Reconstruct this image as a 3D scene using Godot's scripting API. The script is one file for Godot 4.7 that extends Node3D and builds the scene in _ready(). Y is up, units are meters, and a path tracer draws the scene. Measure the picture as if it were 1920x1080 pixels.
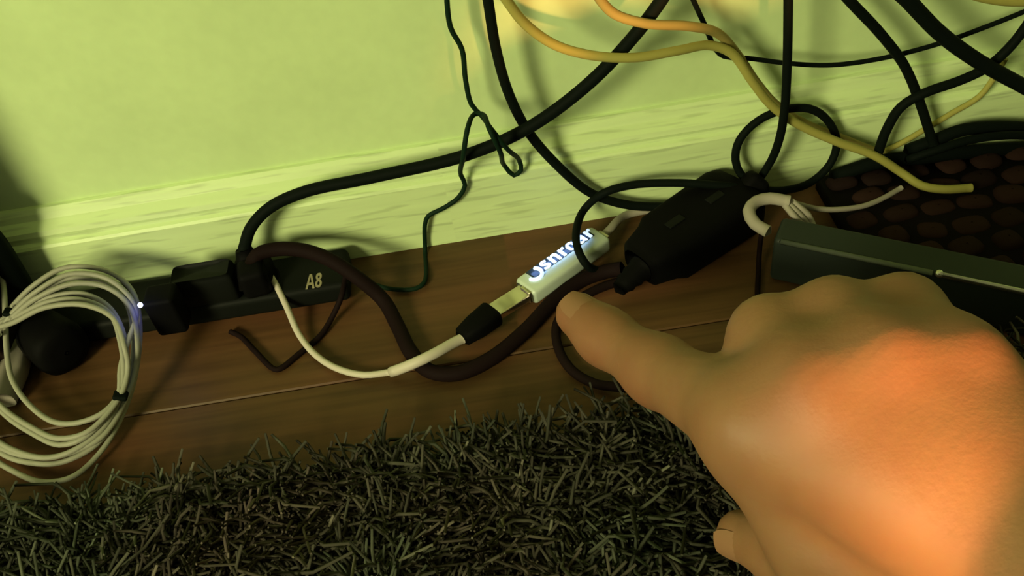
extends Node3D
# A corner of floor: pale green wall, skirting board, a strip of wooden boards, a shag rug,
# a tangle of leads, and a hand pointing at a lit USB stick. Metres, y up, the wall is the plane z = 0.

const FOCAL := 1732.0           # focal length for a frame 1920 wide
var cam: Camera3D
var eye := Vector3(0.0, 0.288, 0.324)
var look := Basis()
var M := {}
var used := {}
var rng := RandomNumberGenerator.new()

func _ready():
	rng.seed = 7
	# ---- camera
	look = Basis(Vector3.RIGHT, deg_to_rad(-45.0)) * Basis(Vector3.BACK, deg_to_rad(-9.2))
	cam = Camera3D.new(); cam.name = "camera"
	cam.transform = Transform3D(look, eye)
	cam.fov = rad_to_deg(2.0 * atan(540.0 / FOCAL)); cam.near = 0.01; cam.far = 20.0
	add_child(cam); cam.current = true
	# ---- environment
	var e := Environment.new()
	e.background_mode = Environment.BG_COLOR
	e.background_color = Color(0, 0, 0)
	e.ambient_light_source = Environment.AMBIENT_SOURCE_DISABLED
	e.tonemap_mode = Environment.TONE_MAPPER_LINEAR
	e.tonemap_exposure = 1.0
	e.sdfgi_enabled = true; e.ssao_enabled = true; e.ssil_enabled = true
	var we := WorldEnvironment.new(); we.name = "world_environment"; we.environment = e; add_child(we)
	materials()
	# ---- unseen lamps outside the frame, placed to light the wall and the hand
	unseen_left_lamp(Vector3(-0.60, 0, 0.82), 0.52, Color(1.0, 0.95, 0.50), 0.95)
	hand_lamp(Vector3(0.125, 0, 0.41), 0.125, D(1875, 885, 0.212), Color(1.0, 0.42, 0.14), 0.35)
	room()
	boards()
	rug()
	unseen_post()
	power_strip()
	lit_stick()
	power_brick()
	right_side()
	leads()
	coil()
	hand()

# ------------------------------------------------------------------ helpers
func lin(r: float, g: float, b: float) -> Color:
	return Color(r, g, b).linear_to_srgb()

func mat(r: float, g: float, b: float, rough := 0.5, spec := 0.5) -> StandardMaterial3D:
	var m := StandardMaterial3D.new()
	m.albedo_color = lin(r, g, b); m.roughness = rough; m.metallic_specular = spec
	return m

func numbered(called: String) -> String:
	if not used.has(called):
		used[called] = 0
		return called
	used[called] += 1
	return "%s_%03d" % [called, used[called]]

func tag(o: Node, label := "", category := "", group := "", kind := ""):
	if label: o.set_meta("label", label)
	if category: o.set_meta("category", category)
	if group: o.set_meta("group", group)
	if kind: o.set_meta("kind", kind)
	return o

func thing(called: String, label: String, category: String, at := Vector3.ZERO, group := "") -> Node3D:
	var o := Node3D.new(); o.name = numbered(called); o.position = at
	add_child(o, true)
	tag(o, label, category, group)
	return o

# commits the SurfaceTool (vertices in world space) as one mesh under parent
func obj(called: String, st: SurfaceTool, m: Material, parent: Node3D = self, normals := true) -> MeshInstance3D:
	if normals: st.generate_normals()
	st.set_material(m)
	var o := MeshInstance3D.new(); o.mesh = st.commit()
	o.name = numbered(called) if parent == self else called
	parent.add_child(o, true)
	if parent != self:
		var off := Vector3.ZERO
		var p: Node = parent
		while p != self:
			off += (p as Node3D).position; p = p.get_parent()
		o.position = -off
	return o

func mb() -> SurfaceTool:
	var st := SurfaceTool.new(); st.begin(Mesh.PRIMITIVE_TRIANGLES); st.set_smooth_group(0)
	return st

func quad(st: SurfaceTool, a: Vector3, b: Vector3, c: Vector3, d: Vector3): # anticlockwise seen from outside
	for v in [a, c, b, a, d, c]: st.add_vertex(v)

func ray(px: float, py: float) -> Vector3:
	return look * Vector3((px - 960.0) / FOCAL, (540.0 - py) / FOCAL, -1.0)
func W(px: float, py: float, off: float) -> Vector3:   # where a sight line meets the plane off in front of the skirting
	var d := ray(px, py); return eye + d * ((off - eye.z) / d.z)
func F(px: float, py: float, h: float) -> Vector3:     # where it meets the plane h above the floor
	var d := ray(px, py); return eye + d * ((h - eye.y) / d.y)
func D(px: float, py: float, depth: float) -> Vector3:
	return eye + ray(px, py) * depth
# a survey point: third number is millimetres in front of the wall, or (negative) millimetres above the floor
func S(v: Vector3) -> Vector3:
	return W(v.x, v.y, v.z * 0.001) if v.z > 0 else F(v.x, v.y, -v.z * 0.001)
func path(a: Array) -> PackedVector3Array:
	var out := PackedVector3Array()
	for v in a: out.append(S(v))
	# a lead that leaves the frame at the top goes on up the wall
	if a[0].z > 0 and a[0].y <= -40:
		out.insert(0, out[0] + (out[0] - out[1]).normalized() * 0.04 + Vector3(0, 0.03, 0))
		out.insert(0, out[0] + Vector3(0, 0.22, 0))
	return out

func catmull(p: PackedVector3Array, step := 0.0025) -> PackedVector3Array:
	var out := PackedVector3Array()
	for i in p.size() - 1:
		var a := p[max(i - 1, 0)]; var b := p[i]; var c := p[i + 1]; var d := p[min(i + 2, p.size() - 1)]
		if i == 0: a = b * 2.0 - c
		if i == p.size() - 2: d = c * 2.0 - b
		var n: int = clampi(int(b.distance_to(c) / step), 2, 30)
		var t1 := pow(max(b.distance_to(a), 1e-5), 0.5); var t2 := pow(max(c.distance_to(b), 1e-5), 0.5); var t3 := pow(max(d.distance_to(c), 1e-5), 0.5)
		var m1 := (b - a) / t1 - (c - a) / (t1 + t2) + (c - b) / t2
		var m2 := (c - b) / t2 - (d - b) / (t2 + t3) + (d - c) / t3
		m1 *= t2; m2 *= t2
		for k in n:
			var t := float(k) / n
			out.append(b * (2*t*t*t - 3*t*t + 1) + m1 * (t*t*t - 2*t*t + t) + c * (-2*t*t*t + 3*t*t) + m2 * (t*t*t - t*t))
	out.append(p[p.size() - 1])
	return out

# a round tube along points; r may swell: radii gives one radius per point, else r for all
func tube(st: SurfaceTool, p: PackedVector3Array, r: float, sides := 10, radii := PackedFloat32Array()):
	var n := p.size()
	var t := (p[1] - p[0]).normalized()
	var u := t.cross(Vector3(0.31, 0.9, 0.27)).normalized()
	var rings := []
	for i in n:
		var nt := (p[min(i + 1, n - 1)] - p[max(i - 1, 0)]).normalized()
		if nt.length() < 0.5: nt = t
		var ax := t.cross(nt)
		if ax.length() > 1e-6: u = u.rotated(ax.normalized(), t.angle_to(nt))
		t = nt
		u = (u - t * u.dot(t)).normalized()
		var v := t.cross(u)
		var rr := radii[i] if radii.size() == n else r
		var ring := PackedVector3Array()
		for k in sides:
			var an := TAU * k / sides
			ring.append(p[i] + (u * cos(an) + v * sin(an)) * rr)
		rings.append(ring)
	for i in n - 1:
		for k in sides:
			var k2 := (k + 1) % sides
			quad(st, rings[i][k], rings[i][k2], rings[i + 1][k2], rings[i + 1][k])
	for e in [[0, -1.0], [n - 1, 1.0]]:
		var i: int = e[0]
		var dirn: Vector3 = (p[1] - p[0]).normalized() if i == 0 else (p[n - 1] - p[n - 2]).normalized()
		var rr := radii[i] if radii.size() == n else r
		var tip: Vector3 = p[i] + dirn * e[1] * rr * 0.6
		for k in sides:
			var k2 := (k + 1) % sides
			if i == 0:
				for v in [rings[i][k], tip, rings[i][k2]]: st.add_vertex(v)
				# winding: outside is -t
			else:
				for v in [rings[i][k], rings[i][k2], tip]: st.add_vertex(v)

func frame(at: Vector3, along: Vector3, up := Vector3.UP) -> Transform3D:   # x = along, y = up, z = across
	var x := along.normalized(); var z := x.cross(up).normalized(); var y := z.cross(x).normalized()
	return Transform3D(Basis(x, y, z), at)

# superelliptic sections along x: [x, half height (y), half width (z), exponent, y shift]
func loft(st: SurfaceTool, xf: Transform3D, secs: Array, n := 28):
	var rings := []
	for s in secs:
		var ring := PackedVector3Array()
		var ex: float = 2.0 / s[3]
		var sh: float = s[4] if s.size() > 4 else 0.0
		for k in n:
			var a := TAU * (k + 0.5) / n
			var c := cos(a); var q := sin(a)
			ring.append(xf * Vector3(s[0], sh + signf(q) * pow(absf(q), ex) * s[1], signf(c) * pow(absf(c), ex) * s[2]))
		rings.append(ring)
	for i in rings.size() - 1:
		for k in n:
			var k2 := (k + 1) % n
			quad(st, rings[i][k2], rings[i][k], rings[i + 1][k], rings[i + 1][k2])
	for e in [0, rings.size() - 1]:
		var mid := Vector3.ZERO
		for v in rings[e]: mid += v
		mid /= n
		for k in n:
			var k2 := (k + 1) % n
			if e == 0:
				for v in [mid, rings[e][k], rings[e][k2]]: st.add_vertex(v)
			else:
				for v in [mid, rings[e][k2], rings[e][k]]: st.add_vertex(v)

# box with rounded edges
func rbox(st: SurfaceTool, xf: Transform3D, size: Vector3, r: float, steps := 3):
	r = min(r, size.x * 0.49, size.y * 0.49, size.z * 0.49)
	var inn := size * 0.5 - Vector3.ONE * r
	var ps := []
	for k in steps + 1: ps.append([-1.0, -tan(PI / 4 * (1.0 - float(k) / steps))])
	for k in steps + 1: ps.append([1.0, tan(PI / 4 * float(k) / steps)])
	var n := ps.size()
	for f in 6:
		var ax := f % 3
		var sg := 1.0 if f < 3 else -1.0
		var grid := []
		for i in n:
			var row := PackedVector3Array()
			for j in n:
				var d := Vector3.ZERO; var s := Vector3.ZERO
				d[ax] = sg; s[ax] = sg
				d[(ax + 1) % 3] = ps[i][1]; s[(ax + 1) % 3] = ps[i][0]
				d[(ax + 2) % 3] = ps[j][1]; s[(ax + 2) % 3] = ps[j][0]
				row.append(xf * (s * inn + d.normalized() * r))
			grid.append(row)
		for i in n - 1:
			for j in n - 1:
				if sg > 0: quad(st, grid[i][j], grid[i + 1][j], grid[i + 1][j + 1], grid[i][j + 1])
				else: quad(st, grid[i][j], grid[i][j + 1], grid[i + 1][j + 1], grid[i + 1][j])

func lathe(st: SurfaceTool, xf: Transform3D, prof: Array, n := 24):    # prof: Vector2(radius, y) from bottom to top
	for i in prof.size() - 1:
		for k in n:
			var a := TAU * k / n; var b := TAU * (k + 1) / n
			var p: Vector2 = prof[i]; var q: Vector2 = prof[i + 1]
			quad(st, xf * Vector3(p.x * cos(b), p.y, p.x * sin(b)), xf * Vector3(p.x * cos(a), p.y, p.x * sin(a)),
				xf * Vector3(q.x * cos(a), q.y, q.x * sin(a)), xf * Vector3(q.x * cos(b), q.y, q.x * sin(b)))

func noise_image(w: int, h: int, sx: float, sy: float, sd: int, octaves := 4) -> Array:
	var n := FastNoiseLite.new(); n.seed = sd; n.frequency = 1.0; n.noise_type = FastNoiseLite.TYPE_SIMPLEX
	n.fractal_octaves = octaves
	var out := []
	for y in h:
		var row := PackedFloat32Array()
		for x in w:
			row.append(n.get_noise_2d(x * sx, y * sy))
		out.append(row)
	return out

func tex_from(w: int, h: int, f: Callable) -> ImageTexture:
	var im := Image.create(w, h, false, Image.FORMAT_RGB8)
	for y in h:
		for x in w:
			im.set_pixel(x, y, f.call(x, y))
	return ImageTexture.create_from_image(im)

# ------------------------------------------------------------------ materials
func materials():
	M.black = mat(0.0035, 0.0035, 0.0035, 0.65, 0.15)
	M.cord = mat(0.004, 0.0065, 0.005, 0.65, 0.15)
	M.cord_warm = mat(0.011, 0.006, 0.006, 0.7, 0.15)
	M.wire = mat(0.005, 0.018, 0.009, 0.6, 0.2)
	M.charcoal = mat(0.0065, 0.0078, 0.0065, 0.55, 0.2)
	M.box_grey = mat(0.022, 0.030, 0.025, 0.5, 0.35)
	M.white = mat(0.58, 0.53, 0.46, 0.5, 0.4)
	M.white_dull = mat(0.36, 0.33, 0.28, 0.6, 0.3)
	M.coil = mat(0.30, 0.30, 0.24, 0.5, 0.4)
	M.yellow = mat(0.36, 0.335, 0.085, 0.55, 0.3)
	M.yellow_dull = mat(0.34, 0.28, 0.085, 0.6, 0.3)
	M.steel = mat(0.78, 0.70, 0.58, 0.28); M.steel.metallic = 1.0
	M.edge_grey = mat(0.10, 0.12, 0.09, 0.5, 0.4)  # paints the chamfer highlight of the flat box
	M.trim = mat(0.80, 0.78, 0.70, 0.22); M.trim.metallic = 0.9
	M.stick = mat(0.56, 0.66, 0.58, 0.35, 0.5)
	M.smoke = mat(0.02, 0.03, 0.04, 0.15, 0.5)
	M.print = mat(0.34, 0.30, 0.19, 0.6)
	M.lamp_metal = mat(0.12, 0.11, 0.10, 0.4)
	M.glow_text = mat(0.6, 0.7, 0.8, 0.4)
	M.glow_text.emission_enabled = true; M.glow_text.emission = lin(0.66, 0.82, 1.0); M.glow_text.emission_energy_multiplier = 0.95
	M.led = mat(0.3, 0.35, 0.8, 0.3)
	M.led.emission_enabled = true; M.led.emission = lin(0.62, 0.66, 1.0); M.led.emission_energy_multiplier = 2.2
	# pale green paint, a little uneven from the roller
	var pn := noise_image(256, 256, 0.02, 0.02, 3)
	var fine := noise_image(256, 256, 0.15, 0.15, 5)
	M.wall = mat(1, 1, 1, 0.75, 0.3)
	M.wall.albedo_texture = tex_from(256, 256, func(x, y):
		var k: float = 1.0 + 0.05 * pn[y][x] + 0.03 * fine[y][x]
		return lin(0.605 * k, 0.77 * k, 0.385 * k))
	M.wall.uv1_triplanar = true; M.wall.uv1_world_triplanar = true; M.wall.uv1_scale = Vector3(3.0, 3.0, 3.0)
	# the same paint brushed along the skirting, with grey streaks of dirt
	var bn := noise_image(512, 128, 0.006, 0.08, 11, 2)
	var bd := noise_image(512, 128, 0.012, 0.11, 17, 2)
	M.skirting = mat(1, 1, 1, 0.45, 0.45)
	M.skirting.albedo_texture = tex_from(512, 128, func(x, y):
		var k: float = 1.05 + 0.05 * bn[y][x]
		k *= 1.0 - 0.22 * clampf((bd[y][x] - 0.35) * 2.5, 0.0, 1.0)
		return lin(0.63 * k, 0.785 * k, 0.41 * k))
	M.wall_plain = mat(0.45, 0.46, 0.42, 0.8, 0.3)
	M.ceiling = mat(0.6, 0.6, 0.56, 0.9, 0.2)
	M.floor_slab = mat(0.06, 0.035, 0.02, 0.6)
	# brown board with the grain along x, three tones
	M.wood = []
	for v in 3:
		var g := noise_image(512, 128, 0.006, 0.13, 31 + v, 4)
		var h := noise_image(512, 128, 0.02, 0.6, 41 + v, 2)
		var q := noise_image(512, 128, 0.008, 0.02, 51 + v, 2)
		var m := mat(1, 1, 1, 0.5, 0.35)
		m.albedo_texture = tex_from(512, 128, func(x, y):
			var k: float = 1.0 + 0.26 * g[y][x] + 0.10 * h[y][x] + 0.3 * q[y][x]
			k *= [0.85, 1.12, 1.0][v]
			return lin(0.088 * k, 0.043 * k * (1.0 - 0.15 * q[y][x]), 0.0165 * k))
		M.wood.append(m)
	M.dark_wood = mat(0.018, 0.010, 0.007, 0.6, 0.3)
	M.rug_base = mat(0.04, 0.036, 0.028, 0.95, 0.1)
	M.pile = mat(1, 1, 1, 0.8, 0.25); M.pile.vertex_color_use_as_albedo = true
	M.mat_base = mat(0.006, 0.004, 0.004, 0.8, 0.2)
	M.pebble = []
	for v in 3: M.pebble.append(mat(0.016 + 0.007 * v, 0.009 + 0.003 * v, 0.008 + 0.002 * v, 0.8, 0.15))
	# skin
	M.skin = mat(1, 1, 1, 0.5, 0.4); M.skin.vertex_color_use_as_albedo = true
	M.skin.subsurf_scatter_enabled = true; M.skin.subsurf_scatter_strength = 0.12
	var sn := FastNoiseLite.new(); sn.seed = 9; sn.frequency = 0.06; sn.fractal_octaves = 3
	var si: Image = sn.get_seamless_image(256, 256)
	si.bump_map_to_normal_map(1.2)
	M.skin.normal_enabled = true; M.skin.normal_texture = ImageTexture.create_from_image(si); M.skin.normal_scale = 0.35
	M.skin.uv1_triplanar = true; M.skin.uv1_scale = Vector3(40, 40, 40)
	M.nail = mat(0.25, 0.132, 0.07, 0.4, 0.4)
	M.sleeve = mat(0.03, 0.035, 0.05, 0.9, 0.2)

# ------------------------------------------------------------------ lamps
func glow(c: Color, k: float) -> StandardMaterial3D:
	var m := StandardMaterial3D.new(); m.albedo_color = Color(0.9, 0.88, 0.8); m.roughness = 0.6
	m.emission_enabled = true; m.emission = c; m.emission_energy_multiplier = k
	return m

func bulb(st: SurfaceTool, at: Vector3, r: float):
	var prof := []
	for k in 13:
		var a := -PI / 2 + PI * k / 12.0
		prof.append(Vector2(max(cos(a) * r, 0.0001), sin(a) * r))
	lathe(st, Transform3D(Basis(), at), prof)

func lamp_light(t: Node3D, at: Vector3, c: Color, energy: float, size: float, called: String):
	var l := OmniLight3D.new(); l.name = called
	l.light_color = c.linear_to_srgb(); l.light_energy = energy; l.light_size = size
	l.omni_range = 8.0; l.omni_attenuation = 2.0; l.shadow_enabled = true
	t.add_child(l); l.position = at

func unseen_left_lamp(at: Vector3, h: float, c: Color, energy: float):  # unseen lamp at left, placed to light the wall and floor
	var t := thing("unseen_left_lamp", "unseen globe lamp out of view at left, placed to light the wall and floor", "lamp", at)
	var st := mb(); lathe(st, Transform3D(Basis(), at), [Vector2(0.0001, 0), Vector2(0.13, 0), Vector2(0.135, 0.008), Vector2(0.12, 0.018), Vector2(0.012, 0.024), Vector2(0.0001, 0.025)])
	obj("base", st, M.lamp_metal, t)
	st = mb(); tube(st, PackedVector3Array([at + Vector3(0, 0.02, 0), at + Vector3(0, h - 0.145, 0)]), 0.01)
	obj("pole", st, M.lamp_metal, t)
	st = mb(); bulb(st, at + Vector3(0, h, 0), 0.15)
	obj("globe", st, glow(c, 1.5), t)
	lamp_light(t, Vector3(0, h, 0), c, energy, 0.15, "globe_light")

func hand_lamp(at: Vector3, h: float, target: Vector3, c: Color, energy: float):  # unseen lamp out of view, placed to light the hand orange
	var t := thing("unseen_hand_lamp", "unseen small amber lamp out of view at right, placed to light the hand", "lamp", at)
	var st := mb(); lathe(st, Transform3D(Basis(), at + Vector3(0, 0.0064, 0)), [Vector2(0.0001, 0), Vector2(0.035, 0), Vector2(0.037, 0.004), Vector2(0.03, 0.012), Vector2(0.006, 0.016), Vector2(0.0001, 0.017)])
	obj("base", st, M.lamp_metal, t)
	var head := at + Vector3(0, h, 0)
	var aim := (target - head).normalized()
	st = mb(); tube(st, PackedVector3Array([at + Vector3(0, 0.02, 0), head - aim * 0.03]), 0.004)
	obj("pole", st, M.lamp_metal, t)
	var xf := frame(head, aim)
	xf.basis = Basis(xf.basis.y, xf.basis.x, -xf.basis.z)
	st = mb(); lathe(st, xf, [Vector2(0.0001, -0.034), Vector2(0.012, -0.032), Vector2(0.016, -0.02), Vector2(0.030, 0.012), Vector2(0.0285, 0.012), Vector2(0.0150, -0.018), Vector2(0.0001, -0.022)])
	obj("shade", st, M.lamp_metal, t)
	st = mb(); bulb(st, head - aim * 0.004, 0.011)
	obj("bulb", st, glow(c, 1.2), t)
	var l := SpotLight3D.new(); l.name = "bulb_light"
	l.light_color = c.linear_to_srgb(); l.light_energy = energy; l.light_size = 0.011
	l.spot_range = 6.0; l.spot_attenuation = 2.0; l.spot_angle = 13.5; l.spot_angle_attenuation = 1.0; l.shadow_enabled = true
	t.add_child(l); l.position = head + aim * 0.009 - at
	l.basis = Basis.looking_at(aim, Vector3.UP)

# ------------------------------------------------------------------ the setting
func slab(called: String, lo: Vector3, hi: Vector3, m: Material, parent: Node3D = self) -> MeshInstance3D:
	var st := mb(); st.set_smooth_group(-1)
	var c := [Vector3(lo.x, lo.y, lo.z), Vector3(hi.x, lo.y, lo.z), Vector3(hi.x, hi.y, lo.z), Vector3(lo.x, hi.y, lo.z), Vector3(lo.x, lo.y, hi.z), Vector3(hi.x, lo.y, hi.z), Vector3(hi.x, hi.y, hi.z), Vector3(lo.x, hi.y, hi.z)]
	for f in [[4, 5, 6, 7], [1, 0, 3, 2], [5, 1, 2, 6], [0, 4, 7, 3], [7, 6, 2, 3], [0, 1, 5, 4]]:
		quad(st, c[f[0]], c[f[1]], c[f[2]], c[f[3]])
	return obj(called, st, m, parent)

func room():
	tag(slab("wall_back", Vector3(-1.4, -0.02, -0.112), Vector3(1.7, 2.4, -0.012), M.wall), "pale green painted wall behind the leads", "", "", "structure")
	tag(slab("wall_left", Vector3(-1.5, -0.02, -0.112), Vector3(-1.4, 2.4, 2.7), M.wall_plain), "plain wall far to the left, outside the picture", "", "", "structure")
	tag(slab("wall_right", Vector3(1.7, -0.02, -0.112), Vector3(1.8, 2.4, 2.7), M.wall_plain), "plain wall far to the right, outside the picture", "", "", "structure")
	tag(slab("wall_front", Vector3(-1.5, -0.02, 2.7), Vector3(1.8, 2.4, 2.8), M.wall_plain), "plain wall behind the viewer, outside the picture", "", "", "structure")
	tag(slab("ceiling", Vector3(-1.5, 2.4, -0.112), Vector3(1.8, 2.5, 2.8), M.ceiling), "plain white ceiling above the picture", "", "", "structure")
	# skirting: profile in (z, y), swept along x; a flat face, a small quirk, an ogee to the wall
	var prof := [Vector2(0, 0), Vector2(0, 0.0350), Vector2(-0.0008, 0.0362), Vector2(-0.0024, 0.0370), Vector2(-0.0026, 0.0384), Vector2(-0.0022, 0.0400), Vector2(-0.0030, 0.0422), Vector2(-0.0052, 0.0438), Vector2(-0.0072, 0.0452), Vector2(-0.0084, 0.0478), Vector2(-0.0100, 0.0496), Vector2(-0.0125, 0.0500)]
	var st := mb(); st.set_smooth_group(-1)
	var v := 0.0
	for i in prof.size() - 1:
		var p: Vector2 = prof[i]; var q: Vector2 = prof[i + 1]
		var v2 := v + p.distance_to(q)
		var cs := [Vector3(-1.4, p.y, p.x), Vector3(1.7, p.y, p.x), Vector3(1.7, q.y, q.x), Vector3(-1.4, q.y, q.x)]
		var uv := [Vector2(0, v / 0.06), Vector2(9, v / 0.06), Vector2(9, v2 / 0.06), Vector2(0, v2 / 0.06)]
		for k in [0, 2, 1, 0, 3, 2]:
			st.set_uv(uv[k]); st.add_vertex(cs[k])
		v = v2
	tag(obj("baseboard_back", st, M.skirting), "low pale green skirting board along the foot of the wall", "", "", "structure")

func unseen_post():  # unseen post left of the frame, placed to shade the wall edge
	var xe := W(-135, 430, 0.03).x
	var t := thing("unseen_post", "unseen dark post out of view at left, placed to darken the wall edge", "unseen post", Vector3(xe - 0.025, 0, 0.02))
	var st := mb(); rbox(st, Transform3D(Basis(), Vector3(xe - 0.025, 0.30, 0.022)), Vector3(0.05, 0.592, 0.034), 0.002)
	obj("post", st, M.dark_wood, t)
	st = mb(); rbox(st, Transform3D(Basis(), Vector3(xe - 0.025, 0.0021, 0.022)), Vector3(0.04, 0.0038, 0.026), 0.001)
	obj("foot_pad", st, M.black, t)

func boards():
	var fl = tag(slab("floor", Vector3(-1.5, -0.04, -0.112), Vector3(1.8, -0.008, 2.8), M.floor_slab), "brown wooden floor of boards laid along the wall", "", "", "structure")
	# boards run along the wall; joints between them are 0.8 mm open and the edges are eased
	var z := -0.012
	var row := 0
	for width in [0.086, 0.090, 0.090, 0.090, 0.090, 0.090]:
		var x: float = -1.4 + [0.0, -0.35, -0.2, -0.5, -0.1, -0.4][row]
		var col := 0
		while x < 1.7:
			var x0: float = max(x, -1.4); var x1: float = min(x + 1.15, 1.7)
			var st := mb(); st.set_smooth_group(-1)
			var z0: float = z + 0.00025; var z1: float = z + width - 0.00025
			var b := 0.0006
			var pr := [Vector2(z1, -0.008), Vector2(z1, -b), Vector2(z1 - b, 0), Vector2(z0 + b, 0), Vector2(z0, -b), Vector2(z0, -0.008)]
			for i in 5:
				var p: Vector2 = pr[i]; var q: Vector2 = pr[i + 1]
				var cs := [Vector3(x0 + 0.0004, p.y, p.x), Vector3(x1 - 0.0004, p.y, p.x), Vector3(x1 - 0.0004, q.y, q.x), Vector3(x0 + 0.0004, q.y, q.x)]
				for k in [0, 2, 1, 0, 3, 2]:
					st.set_uv(Vector2(cs[k].x * 1.6 + row * 0.37, (cs[k].z - z) * 8.0 + 0.13 * row)); st.add_vertex(cs[k])
			obj("board", st, M.wood[(row + col) % 3], fl)
			x += 1.15; col += 1
		z += width; row += 1

func rug():
	var e0 := F(290, 884, 0.012); var e1 := F(1150, 752, 0.012)
	var z0 := (e0.z + e1.z) * 0.5 + 0.006
	var t := thing("shag_rug", "dark grey green shag rug covering the floor in front of the boards", "rug", Vector3(0, 0, z0))
	var st := mb(); rbox(st, Transform3D(Basis(), Vector3(0, 0.003, z0 + 0.45)), Vector3(1.7, 0.0058, 0.9), 0.002)
	obj("backing", st, M.rug_base, t)
	# a tuft: nine bent strands of yarn
	var vs := []
	for variant in 4:
		var g := mb()
		for k in 9:
			var an := rng.randfn(0.0, 0.75); var lean := rng.randf_range(0.35, 1.15); var ln := rng.randf_range(0.012, 0.022)
			var root := Vector3(rng.randf_range(-0.003, 0.003), 0, rng.randf_range(-0.003, 0.003))
			var dirn := Vector3(cos(an), 0, sin(an))
			var pts := PackedVector3Array(); var rad := PackedFloat32Array()
			var curl := rng.randf_range(-3.2, 3.2)
			for s in 6:
				var q := s / 5.0
				pts.append(root + dirn.rotated(Vector3.UP, curl * q) * ln * lean * q * q * 0.9 + Vector3.UP * ln * q * (1.0 - 0.42 * lean * q))
				rad.append(lerpf(0.00075, 0.00045, q * q))
			g.set_color(Color.WHITE)
			tube(g, pts, 0.0005, 4, rad)
		g.generate_normals(); g.set_material(M.pile)
		vs.append(g.commit())
	var hue := FastNoiseLite.new(); hue.seed = 21; hue.frequency = 14.0
	var lay := FastNoiseLite.new(); lay.seed = 22; lay.frequency = 26.0
	for variant in 4:
		var xs := []; var cs := []
		for n in 5600:
			var x := rng.randf_range(-0.52, 0.54); var z := z0 + 0.005 + rng.randf() * 0.335
			var yaw: float = PI * 0.5 + lay.get_noise_2d(x * 0.8, z * 0.8 + 5.0) * 5.0 + rng.randfn(0.0, 0.35)
			var b := Basis(Vector3.UP, yaw) * Basis.from_scale(Vector3.ONE * rng.randf_range(0.85, 1.2))
			var l1 := lay.get_noise_2d(x, z); var l2 := lay.get_noise_2d(x + 7.0, z)
			b = Basis(Vector3.RIGHT, l1 * 1.0) * Basis(Vector3.BACK, l2 * 1.0) * b
			xs.append(Transform3D(b, Vector3(x, 0.0045, z - z0)))
			var k := rng.randf_range(0.48, 1.0) * (1.0 + 0.5 * lay.get_noise_2d(x * 1.7 + 3.0, z * 1.7))
			if rng.randf() < 0.10: k *= 2.0
			var gr: float = clampf(0.5 + 0.9 * hue.get_noise_2d(x, z), 0, 1)
			var c := Color(0.074, 0.058, 0.046).lerp(Color(0.054, 0.066, 0.042), gr) * k
			cs.append(c)
		var mm := MultiMesh.new(); mm.transform_format = MultiMesh.TRANSFORM_3D; mm.use_colors = true
		mm.mesh = vs[variant]; mm.instance_count = xs.size()
		for n in xs.size():
			mm.set_instance_transform(n, xs[n]); mm.set_instance_color(n, cs[n])
		var mi := MultiMeshInstance3D.new(); mi.multimesh = mm; mi.name = "pile"
		t.add_child(mi, true); mi.set_meta("kind", "stuff")

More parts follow.
